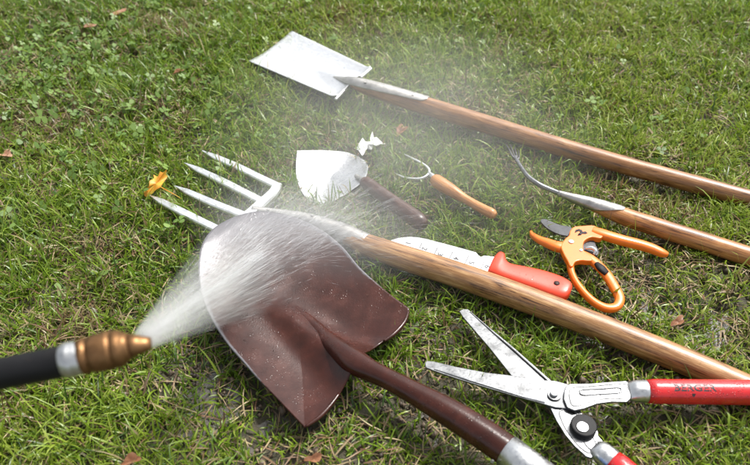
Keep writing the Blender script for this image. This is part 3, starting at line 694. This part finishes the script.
# grow by one cell
def grow(a, f):
    b = a.copy()
    for dx in (-1, 0, 1):
        for dy in (-1, 0, 1): b = f(b, np.roll(np.roll(a, dx, 0), dy, 1))
    return b
bot = grow(bot, np.minimum); top = grow(top, np.maximum)
def look(a, x, y, miss):
    i = ((x - GX0) / GS + .5).astype(int); j = ((y - GY0) / GS + .5).astype(int)
    ok = (i >= 0) & (i < nx) & (j >= 0) & (j < ny)
    return np.where(ok, a[np.clip(i, 0, nx - 1), np.clip(j, 0, ny - 1)], miss)

# ================================================================== the lawn
def add_mesh(name, V, Fc, m, tint=None, loc=(0, 0, 0)):
    """V (n,3); Fc list of (k, array of face vertex indices (m,k))"""
    me = bpy.data.meshes.new(name); me.vertices.add(len(V)); me.vertices.foreach_set('co', V.astype(np.float32).ravel())
    li = np.concatenate([f.ravel() for k, f in Fc]); me.loops.add(len(li)); me.loops.foreach_set('vertex_index', li.astype(np.int32))
    ls = []; s = 0
    for k, f in Fc: ls.append(s + np.arange(len(f)) * k); s += f.size
    ls = np.concatenate(ls); me.polygons.add(len(ls)); me.polygons.foreach_set('loop_start', ls.astype(np.int32))
    me.update(calc_edges=True)
    me.polygons.foreach_set('use_smooth', np.ones(len(ls), dtype=bool))
    if tint is not None:
        a = me.attributes.new('tint', 'FLOAT_COLOR', 'POINT'); a.data.foreach_set('color', np.hstack([tint, np.ones((len(V), 1))]).astype(np.float32).ravel())
    me.materials.append(m); o = bpy.data.objects.new(name, me); COL.objects.link(o); o.location = loc; return o
# ground: fine near the tools, then coarse rings out to the horizon
xs = np.unique(np.concatenate([np.linspace(-400, -8, 8), np.linspace(-8, -2, 25), np.arange(-2, 2.2, .008), np.linspace(2.2, 8, 24), np.linspace(8, 400, 8)]))
ys = np.unique(np.concatenate([np.linspace(-400, -8, 8), np.linspace(-8, 0, 30), np.arange(0, 3.2, .008), np.linspace(3.2, 10, 26), np.linspace(10, 600, 10)]))
X, Y = np.meshgrid(xs, ys, indexing='ij'); Zg = ground_z(X, Y)
V = np.stack([X, Y, Zg], -1).reshape(-1, 3); a_, b_ = len(xs), len(ys)
I = np.arange(a_ * b_).reshape(a_, b_); Fq = np.stack([I[:-1, :-1], I[1:, :-1], I[1:, 1:], I[:-1, 1:]], -1).reshape(-1, 4)
tag(add_mesh('ground', V, [(4, Fq)], M['soil']), 'soil and thatch under the lawn', None, kind='structure')
# standing water: one level sheet per wet area, showing where the ground dips below it
bm = bmesh.new()
for i, (c, r) in enumerate(WETW):
    if i in (12,): continue
    vs = [bm.verts.new((c.x + 1.25 * r * math.cos(t) * (1 + .15 * math.sin(3 * t + i)), c.y + 1.25 * r * math.sin(t), -.0062 - .00012 * i)) for t in [2 * math.pi * k / 40 for k in range(40)]]
    bm.faces.new(vs)
tag(finish('puddles', bm, M['water'], None, loc=Vector((0, 0, 0)), smooth=False), 'shallow puddles in the worn grass', None, kind='structure')

def scatter(n, x0, x1, y0, y1, r):
    return r.uniform(x0, x1, n), r.uniform(y0, y1, n)
def palette(x, y, r, n):
    """per-blade plant colour, with pale spray haze painted in towards the right"""
    g1 = np.array([.095, .185, .008]); g2 = np.array([.205, .300, .018]); g3 = np.array([.34, .39, .070]); dry = np.array([.30, .245, .12]); drk = np.array([.035, .075, .014]); brn = np.array([.17, .10, .05])
    u = np.clip(r.normal(.42, .22, n) + (N1(x, y, 3) - .5) * .5 + np.clip(x * .10 + .0, -.12, .15), 0, 1)[:, None]  # x term: paler to the right, spray haze put into the blade colour
    c = np.where(u < .5, g1 + (g2 - g1) * u * 2, g2 + (g3 - g2) * (u - .5) * 2)
    k = r.random(n); patch = N2(x, y, 5) * .6 + N3(x, y, 14) * .4
    c = np.where((k < .10)[:, None], drk + (g1 - drk) * r.random((n, 1)), c)
    pd = .07 + .42 * np.clip((patch - .56) * 3, 0, 1)
    k = r.random(n); c = np.where((k < pd)[:, None], dry * (.6 + .6 * r.random((n, 1))), c)
    k = r.random(n); c = np.where((k < pd * .5)[:, None], brn * (.5 + .9 * r.random((n, 1))), c)
    return c * (.85 + .3 * r.random((n, 1)))
def blades(name, x, y, L, W, th0, th1, tint, m, r, lift=0.0, clamp=True, prob=None):
    n = len(x); az = r.uniform(0, 2 * math.pi, n) + (N4(x, y, 7) - .5) * 2
    lv = 4; ts = np.linspace(0, 1, lv + 1)
    zg = ground_z(x, y) - .001 + lift
    px_, py_, pz_ = x.copy(), y.copy(), zg.copy(); prev = None
    dx, dy = np.cos(az), np.sin(az); tw = r.normal(0, .5, n)
    curl = r.normal(0, .35, n)
    V = np.zeros((n, 2 * lv + 1, 3)); bx = [px_]; b_y = [py_]; bz = [pz_]
    for k in range(lv):
        th = th0 + (th1 - th0) * (k + .5) / lv
        aa = az + curl * k / lv; s = L / lv
        px_ = px_ + np.sin(th) * np.cos(aa) * s; py_ = py_ + np.sin(th) * np.sin(aa) * s; pz_ = pz_ + np.cos(th) * s
        bx.append(px_); b_y.append(py_); bz.append(pz_)
    wp = [.75, 1, .9, .62]
    inside = look(bot, x, y, 9.0) < 1
    for k in range(lv + 1):
        qx, qy, qz = bx[k], b_y[k], bz[k]
        if k < lv:
            sx, sy, sz = -np.sin(az) * np.cos(tw), np.cos(az) * np.cos(tw), np.sin(tw)
            h = W * .5 * wp[k]
            V[:, 2 * k] = np.stack([qx - sx * h, qy - sy * h, qz - sz * h], -1); V[:, 2 * k + 1] = np.stack([qx + sx * h, qy + sy * h, qz + sz * h], -1)
        else: V[:, 2 * k] = np.stack([qx, qy, qz], -1)
    if clamp:
        bb = look(bot, V[..., 0], V[..., 1], 9.0); tt_ = look(top, V[..., 0], V[..., 1], -9.0)
        hit = (bb < 1) & (V[..., 2] > bb - .002) & ((V[..., 2] < tt_ + .0015) | inside[:, None])
        V[..., 2] = np.where(hit, np.minimum(V[..., 2], bb - .002), V[..., 2])
    gz = ground_z(V[..., 0], V[..., 1]); V[:, 2:, 2] = np.maximum(V[:, 2:, 2], gz[:, 2:] + .001)
    if clamp:
        V[..., 2] = np.where(bb < 1, np.where(hit, np.minimum(V[..., 2], bb - .001), V[..., 2]), V[..., 2])
    nvp = 2 * lv + 1; base = (np.arange(n) * nvp)[:, None]
    q = np.concatenate([base + np.array([[2 * k, 2 * k + 1, 2 * k + 3, 2 * k + 2]]) for k in range(lv - 1)], 0)
    t3 = base + np.array([[2 * lv - 2, 2 * lv - 1, 2 * lv]])
    return add_mesh(name, V.reshape(-1, 3), [(4, q), (3, t3)], m, np.repeat(tint, nvp, 0))
def lawn():
    r = np.random.default_rng(5); X_, Y_ = [], []
    for n, x0, x1, y0, y1 in ((560000, -1.35, 1.5, .25, 2.3), (60000, -2.6, 2.8, -.3, 3.6)):
        x, y = scatter(n, x0, x1, y0, y1, r)
        if x0 < -2: k = (x < -1.35) | (x > 1.5) | (y < .25) | (y > 2.3); x, y = x[k], y[k]
        X_.append(x); Y_.append(y)
    x = np.concatenate(X_); y = np.concatenate(Y_)
    # keep fewer blades in worn wet places and in small gaps, fewer under the tools
    wt = wet(x, y); gap = N3(x, y, 22) * .6 + N2(x, y, 45) * .4
    keep = r.random(len(x)) < (1 - .45 * wt) * np.clip(.40 + 1.5 * (gap - .30), .22, 1)
    keep &= ~((look(bot, x, y, 9.0) < 1) & (r.random(len(x)) < .6))
    x, y, wt = x[keep], y[keep], wt[keep]; n = len(x)
    L = r.gamma(7, .0041, n) * (1 - .3 * wt) * (.8 + .45 * N1(x, y, 6)); W = r.uniform(.0014, .0034, n)
    th0 = np.abs(r.normal(.45, .35, n)); th1 = th0 + np.abs(r.normal(.95, .45, n))
    # longer blades standing up in front of the flat tools
    tl = [(308, 205, 9), (316, 208, 9), (325, 209, 10), (335, 205, 10), (344, 200, 9), (352, 194, 8), (300, 196, 6), (268, 198, 6), (245, 190, 6), (225, 180, 5), (205, 172, 5), (250, 178, 6), (230, 172, 5), (215, 205, 6), (190, 196, 5), (232, 215, 5), (180, 213, 5), (200, 225, 5), (165, 205, 3), (342, 390, 7), (338, 400, 5), (330, 412, 5), (560, 300, 4), (585, 290, 5), (600, 300, 5), (575, 270, 4), (540, 240, 3), (630, 240, 5), (600, 240, 3), (450, 205, 6), (470, 215, 5), (405, 172, 4), (420, 182, 3), (432, 375, 3), (470, 387, 3), (495, 360, 3), (476, 335, 4), (570, 160, 7), (620, 180, 6), (660, 190, 6), (540, 150, 5), (500, 140, 5), (460, 125, 5), (690, 196, 5), (655, 238, 5), (700, 250, 5), (560, 205, 4), (385, 210, 4), (400, 222, 4)]
    tl += [(x_, int(np.interp(x_, [430, 512, 576, 640, 750], [286, 316, 341, 366, 412])), 3) for x_ in range(420, 740, 14)] + [(x_, int(np.interp(x_, [430, 560, 750], [120, 160, 211])), 3) for x_ in range(400, 740, 16)] + [(x_, int(np.interp(x_, [384, 448, 480], [392, 434, 455])), 3) for x_ in range(385, 490, 12)] + [(x_, int(np.interp(x_, [640, 750], [236, 270])), 3) for x_ in range(600, 745, 14)] + [(x_, int(np.interp(x_, [495, 565], [284, 306])), 0) for x_ in (500,)] + [(x_, 410, 3) for x_ in range(650, 745, 12)]
    k_ = np.concatenate([np.full(c, i) for i, (_, _, c) in enumerate(tl)]); tp_ = np.array([P(a, b)[:2] for a, b, _ in tl])[k_]; m_ = len(k_) * 2; tp_ = np.repeat(tp_, 2, 0)
    x2, y2 = tp_[:, 0] + r.normal(0, .008, m_), tp_[:, 1] + r.normal(0, .005, m_)
    fr = look(bot, x2, y2, 9.0) > 1; x2, y2 = x2[fr], y2[fr]; m_ = len(x2)
    x, y = np.concatenate([x, x2]), np.concatenate([y, y2]); L = np.concatenate([L, r.uniform(.038, .062, m_)]); W = np.concatenate([W, r.uniform(.002, .0036, m_)])
    t0 = np.abs(r.normal(.12, .15, m_)); th0 = np.concatenate([th0, t0]); th1 = np.concatenate([th1, t0 + np.abs(r.normal(.6, .3, m_))]); n = len(x)
    return blades('grass', x, y, L, W, th0, np.minimum(th1, 2.0), palette(x, y, r, n), M['grass'], r)
tag(lawn(), 'short mixed green lawn grass', 'grass', kind='stuff')
def thatch():
    r = np.random.default_rng(9); n = 95000; x, y = scatter(n, -1.5, 1.7, .25, 2.5, r)
    patch = N2(x, y, 5) * .6 + N3(x, y, 14) * .4; k = r.random(n) < .27 + 1.2 * np.clip(patch - .45, 0, 1); x, y = x[k], y[k]; n = len(x)
    c1 = np.array([.40, .32, .17]); c2 = np.array([.17, .085, .040]); u = r.random((n, 1)) ** 1.2
    return blades('dead_straw', x, y, r.uniform(.015, .045, n), r.uniform(.001, .0026, n), r.normal(1.3, .15, n), r.normal(1.5, .12, n), c2 + (c1 - c2) * u, M['straw'], r, lift=.007)
tag(thatch(), 'dry brown and straw-coloured dead grass lying in the lawn', 'dead grass', kind='stuff')
def clover():
    r = np.random.default_rng(3)
    spots = [(40, 40, .10, 260), (60, 52, .07, 160), (130, 90, .16, 330), (120, 20, .20, 300), (30, 90, .12, 200), (60, 120, .10, 160), (200, 20, .14, 160), (15, 60, .08, 160), (130, 120, .08, 120), (180, 115, .07, 90), (90, 170, .07, 80), (160, 240, .03, 25), (60, 100, .05, 90), (330, 20, .18, 140), (620, 140, .1, 50), (700, 30, .2, 150), (500, 60, .2, 90), (40, 200, .06, 40), (225, 150, .05, 40), (110, 60, .12, 200), (600, 110, .08, 40), (180, 190, .04, 30), (85, 270, .04, 16), (250, 45, .08, 70)]
    Vs, Fs, Ts = [], [], []; nv = 0
    for px, py, rad, n in spots:
        n = int(n * .42); rad *= 2.0
        c = P(px, py)
        for _ in range(n):
            x = c.x + r.normal(0, rad * .55); y = c.y + r.normal(0, rad * .55)
            if look(bot, np.array([x]), np.array([y]), 9.0)[0] < 1: continue
            z = float(ground_z(np.array([x]), np.array([y]))[0]) + r.uniform(.008, .026); a0 = r.uniform(0, 6.28)
            s = r.uniform(.0028, .0066); col = np.array([.08, .16, .018]) + (np.array([.19, .29, .06]) - np.array([.08, .16, .018])) * r.random() ; tz = r.normal(0, .5, 2)
            for q in range(3 if r.random() < .6 else 1):
                a = a0 + q * 2.1; d = np.array([math.cos(a), math.sin(a)]); e = np.array([-d[1], d[0]])
                pts = []
                for t_, w_ in ((.1, 0), (.5, .55), (1.1, .85), (1.7, .72), (2.0, .25), (1.9, 0), (2.0, -.25), (1.7, -.72), (1.1, -.85), (.5, -.55)):
                    xy = d * t_ * s + e * w_ * s; pts.append((x + xy[0], y + xy[1], z + xy @ tz + abs(w_) * s * .35))
                Vs.append(pts); Fs.append(np.arange(10) + nv); nv += 10; Ts.append(np.repeat(col[None], 10, 0))
    return add_mesh('clover', np.array(Vs).reshape(-1, 3), [(10, np.array(Fs))], M['clover'], np.concatenate(Ts))
tag(clover(), 'pale green clover and small weed leaves in the lawn', 'clover', kind='stuff')
# small crumbs of soil and gravel in the worn spots
def crumbs():
    r = np.random.default_rng(21); n = 5000; i = r.integers(0, len(WETW), n)
    cx = np.array([WETW[k][0].x for k in i]); cy = np.array([WETW[k][0].y for k in i]); rr_ = np.array([WETW[k][1] for k in i])
    x = cx + r.normal(0, .6, n) * rr_; y = cy + r.normal(0, .6, n) * rr_; s = r.gamma(2, .0011, n)
    o_ = np.array([(1, 0, 0), (-1, 0, 0), (0, 1, 0), (0, -1, 0), (0, 0, 1), (0, 0, -1)], float)
    V = o_[None] * s[:, None, None] * r.uniform(.6, 1.3, (n, 6, 1)) + np.stack([x, y, ground_z(x, y) + s * .3], -1)[:, None]
    f = np.array([(0, 2, 4), (2, 1, 4), (1, 3, 4), (3, 0, 4), (2, 0, 5), (1, 2, 5), (3, 1, 5), (0, 3, 5)])
    c = np.array([.09, .065, .045]) * r.uniform(.4, 2.2, (n, 1))
    return add_mesh('soil_crumbs', V.reshape(-1, 3), [(3, (np.arange(n)[:, None, None] * 6 + f[None]).reshape(-1, 3))], M['straw'], np.repeat(c, 6, 0))
tag(crumbs(), 'small wet crumbs of soil between the grass blades', 'soil crumbs', kind='stuff')

# ================================================================== beads of water standing on the wet tools
t = NT('water_bead'); t.set(Base_Color=(1, 1, 1, 1), Roughness=.02, IOR=1.33, Transmission_Weight=1.0); M['bead'] = t.m
_b = bmesh.new(); bmesh.ops.create_icosphere(_b, subdivisions=2, radius=1); BV = np.array([v.co[:] for v in _b.verts]); BF = np.array([[v.index for v in f.verts] for f in _b.faces]); _b.free()
def beads(o, n, rmin, rmax, seed):
    r = np.random.default_rng(seed); dg = bpy.context.evaluated_depsgraph_get(); ev = o.evaluated_get(dg); me = ev.to_mesh()
    c = np.array([p.center[:] for p in me.polygons]); nn = np.array([p.normal[:] for p in me.polygons]); ar = np.array([p.area for p in me.polygons])
    vv = np.array([v.co[:] for v in me.vertices]); pv = [tuple(p.vertices) for p in me.polygons]; ev.to_mesh_clear()
    w_ = ar * (nn[:, 2] > .25); w_ /= w_.sum(); k = r.choice(len(c), n, p=w_); V = []
    for i in k:
        q = vv[list(pv[i])]; wt_ = r.random(len(q)); wt_ /= wt_.sum(); p = (q * wt_[:, None]).sum(0); s_ = rmin + (rmax - rmin) * r.random() ** 2.5
        u = np.cross(nn[i], (.3, .9, .1)); u /= np.linalg.norm(u); v = np.cross(nn[i], u)
        V.append(p + s_ * (BV[:, :1] * u * r.uniform(.8, 1.3) + BV[:, 1:2] * v + BV[:, 2:] * nn[i] * .55))
    b = add_mesh('water_beads', np.concatenate(V), [(3, (np.arange(n)[:, None, None] * len(BV) + BF[None]).reshape(-1, 3))], M['bead'])
    b.parent = o; b['kind'] = 'stuff'
for o_ in list(sh.children):
    if o_.name.startswith('blade'): beads(o_, 60, .0004, .0013, 1)
    if o_.name.startswith('neck'): beads(o_, 150, .0004, .0012, 2)
    if o_.name.startswith('ferrule'): beads(o_, 25, .0004, .0010, 3)
for o_ in list(hs_.children):
    if o_.name.startswith('grip'): beads(o_, 420, .0004, .0011, 4)
    if o_.name.startswith('arm'): beads(o_, 40, .0004, .0010, 5)
beads(hd, 60, .0004, .0010, 6)
# ================================================================== WATER: jet, splash, drifting mist
J0 = PZ(143, 339.5, .607); J1 = P(264, 252, .055); jd = (J1 - J0); JL = jd.length; jd.normalize()
HA, R0 = R(7.2), .0078
q = jd.to_track_quat('Z', 'Y')
t = NT('water_threads'); t.t.nodes.remove(t.b)
df = t.n('ShaderNodeBsdfDiffuse'); df.inputs['Color'].default_value = (.93, .94, .95, 1); tl = t.n('ShaderNodeBsdfTranslucent'); tl.inputs['Color'].default_value = (.93, .94, .95, 1)
ad = t.n('ShaderNodeMixShader'); ad.inputs[0].default_value = .5; t.l(df.outputs[0], ad.inputs[1]); t.l(tl.outputs[0], ad.inputs[2])
tp = t.n('ShaderNodeBsdfTransparent'); mx = t.n('ShaderNodeMixShader'); mx.inputs[0].default_value = .20
t.l(tp.outputs[0], mx.inputs[1]); t.l(ad.outputs[0], mx.inputs[2]); t.l(mx.outputs[0], t.out.inputs['Surface']); M['threads'] = t.m
def threads(name, A, B, rad, m):
    """many thin water threads, spindles from A to B"""
    n = len(A); mid = A * .55 + B * .45; d = B - A; d /= np.linalg.norm(d, axis=1, keepdims=True) + 1e-9
    u = np.cross(d, np.array([.3, .2, .93])); u /= np.linalg.norm(u, axis=1, keepdims=True) + 1e-9; v = np.cross(d, u)
    ring = [mid + rad[:, None] * (u * math.cos(k * 2.094) + v * math.sin(k * 2.094)) for k in range(3)]
    V = np.stack([A] + ring + [B], 1); f = np.array([(0, 1, 2), (0, 2, 3), (0, 3, 1), (4, 2, 1), (4, 3, 2), (4, 1, 3)])
    return add_mesh(name, V.reshape(-1, 3), [(3, (np.arange(n)[:, None, None] * 5 + f[None]).reshape(-1, 3))], m)
r = np.random.default_rng(2)
qm = np.array(q.to_matrix())
def cone_pt(ux, uy, s):
    rr_ = R0 + s * math.tan(HA); loc = np.stack([ux * rr_, uy * rr_, s], -1); return loc @ qm.T + np.array(J0)
n = 3600; ang = r.uniform(0, 2 * math.pi, n); rad_ = np.clip(np.abs(r.normal(0, .48, n)), 0, 1.25); cl = np.round(ang * 14) / 14; ang = cl + r.normal(0, .02, n)
s0 = r.random(n) * JL * .97; ln = r.uniform(.05, .20, n) * (.5 + s0 / JL)
ux, uy = np.cos(ang) * rad_, np.sin(ang) * rad_
A = cone_pt(ux, uy, s0); B = cone_pt(ux, uy, np.minimum(s0 + ln, JL))
jet = threads('water_jet', A, B, r.uniform(.00010, .00030, n) * (.5 + s0 / JL), M['threads'])
tag(jet, 'white spray of water threads fanning from brass nozzle to shovel blade', 'water spray', kind='stuff')
# splash running on over the blade and off its edge
n = 4800; ang = r.uniform(0, 2 * math.pi, n); rad_ = np.sqrt(r.random(n)) * 1.15
I0 = cone_pt(np.cos(ang) * rad_, np.sin(ang) * rad_, np.full(n, JL)); I0[:, 2] = .058
hd_ = np.array([jd.x, jd.y, 0]); hd_ /= np.linalg.norm(hd_)
base_a = math.atan2(hd_[1], hd_[0]) - R(42)
da = base_a + r.normal(0, .36, n); dist = r.gamma(2.0, .05, n); up = np.abs(r.normal(.10, .10, n))
def ball(tt__):
    return np.stack([I0[:, 0] + np.cos(da) * tt__, I0[:, 1] + np.sin(da) * tt__, I0[:, 2] + .004 + up * tt__ - .55 * tt__ ** 2], -1)
ln = r.uniform(.01, .045, n); A = ball(dist); B = ball(dist + ln); ok = (A[:, 2] > .012) & (B[:, 2] > .012); A, B = A[ok], B[ok]
tag(threads('water_splash', A, B, r.uniform(.00010, .00028, len(A)), M['threads']), 'fine white splash of water thrown off the shovel blade', 'water splash', kind='stuff')
# the air-borne body of the spray
def vol_mat(name, kind, dens, **k):
    t = NT(name); t.t.nodes.remove(t.b); o = t.obj()
    pv = t.n('ShaderNodeVolumePrincipled'); pv.inputs['Color'].default_value = (.97, .975, .98, 1); pv.inputs['Anisotropy'].default_value = .15
    sx = t.n('ShaderNodeSeparateXYZ'); t.l(o, sx.inputs[0])
    if kind == 'cone':
        rz = t.math('ADD', t.math('MULTIPLY', sx.outputs['Z'], math.tan(HA)), R0)
        nxx, nyy = t.math('DIVIDE', sx.outputs['X'], rz), t.math('DIVIDE', sx.outputs['Y'], rz)
        q2 = t.math('ADD', t.math('MULTIPLY', nxx, nxx), t.math('MULTIPLY', nyy, nyy))
        fall = t.math('POWER', t.math('SUBTRACT', 1.0, t.math('MULTIPLY', q2, .62), True), .8)
        cx = t.n('ShaderNodeCombineXYZ'); t.l(nxx, cx.inputs[0]); t.l(nyy, cx.inputs[1]); t.l(t.math('MULTIPLY', sx.outputs['Z'], .9), cx.inputs[2])
        ns = t.noise(cx.outputs[0], 7.5, 4, .7)
        st = t.ramp(ns.outputs[0], [(.40, (.04,) * 3), (.62, (1, 1, 1))])
        inv = t.math('POWER', t.math('DIVIDE', .06, t.math('ADD', sx.outputs['Z'], .045)), 2.25)
        d = t.math('MULTIPLY', t.math('MULTIPLY', t.math('MULTIPLY', fall, st.outputs[0]), inv), dens)
    else:
        ln_ = t.n('ShaderNodeVectorMath'); ln_.operation = 'LENGTH'; t.l(o, ln_.inputs[0])
        fall = t.math('POWER', t.math('SUBTRACT', 1.0, ln_.outputs['Value'], True), 1.3)
        ns = t.noise(o, k.get('ns', 2.2), 4, .6); st = t.ramp(ns.outputs[0], [(.3, (.35,) * 3), (.7, (1, 1, 1))])
        d = t.math('MULTIPLY', t.math('MULTIPLY', fall, st.outputs[0]), dens)
    t.l(d, pv.inputs['Density']); t.l(pv.outputs[0], t.out.inputs['Volume']); return t.m
bm = bmesh.new(); s1 = JL + .03; k = 1.42
a = [bm.verts.new((k * R0 * math.cos(t_), k * R0 * math.sin(t_), 0)) for t_ in [2 * math.pi * i / 32 for i in range(32)]]
R1 = k * (R0 + s1 * math.tan(HA)); b = [bm.verts.new((R1 * math.cos(t_), R1 * math.sin(t_), s1)) for t_ in [2 * math.pi * i / 32 for i in range(32)]]
for i in range(32): bm.faces.new((a[i], a[(i + 1) % 32], b[(i + 1) % 32], b[i]))
bm.faces.new(a[::-1]); bm.faces.new(b)
me = bpy.data.meshes.new('spray_haze'); bmesh.ops.recalc_face_normals(bm, faces=bm.faces); bm.to_mesh(me); bm.free(); me.materials.append(vol_mat('spray_air', 'cone', 185))
o = bpy.data.objects.new('spray_haze', me); COL.objects.link(o); o.rotation_mode = 'QUATERNION'; o.rotation_quaternion = q; o.location = J0
tag(o, 'dense white cone of fine water drops leaving the nozzle', 'water spray', kind='stuff')
def puff(name, c, rad, rotz, dens, label, ns=2.2):
    bm = bmesh.new(); bmesh.ops.create_uvsphere(bm, u_segments=24, v_segments=14, radius=1)
    me = bpy.data.meshes.new(name); bm.to_mesh(me); bm.free(); me.materials.append(vol_mat(name + '_air', 'puff', dens, ns=ns))
    o = bpy.data.objects.new(name, me); COL.objects.link(o); o.location = c; o.scale = rad; o.rotation_euler.z = rotz
    tag(o, label, 'mist', kind='stuff'); return o
puff('drifting_mist', P(400, 135, .06), (.42, .44, .15), R(-20), 2.8, 'thin white mist drifting over the spade and trowel')
puff('splash_mist', P(315, 225, .065), (.24, .13, .055), R(-14), 8.5, 'thick white mist around the far edge of the shovel blade', 3.5)
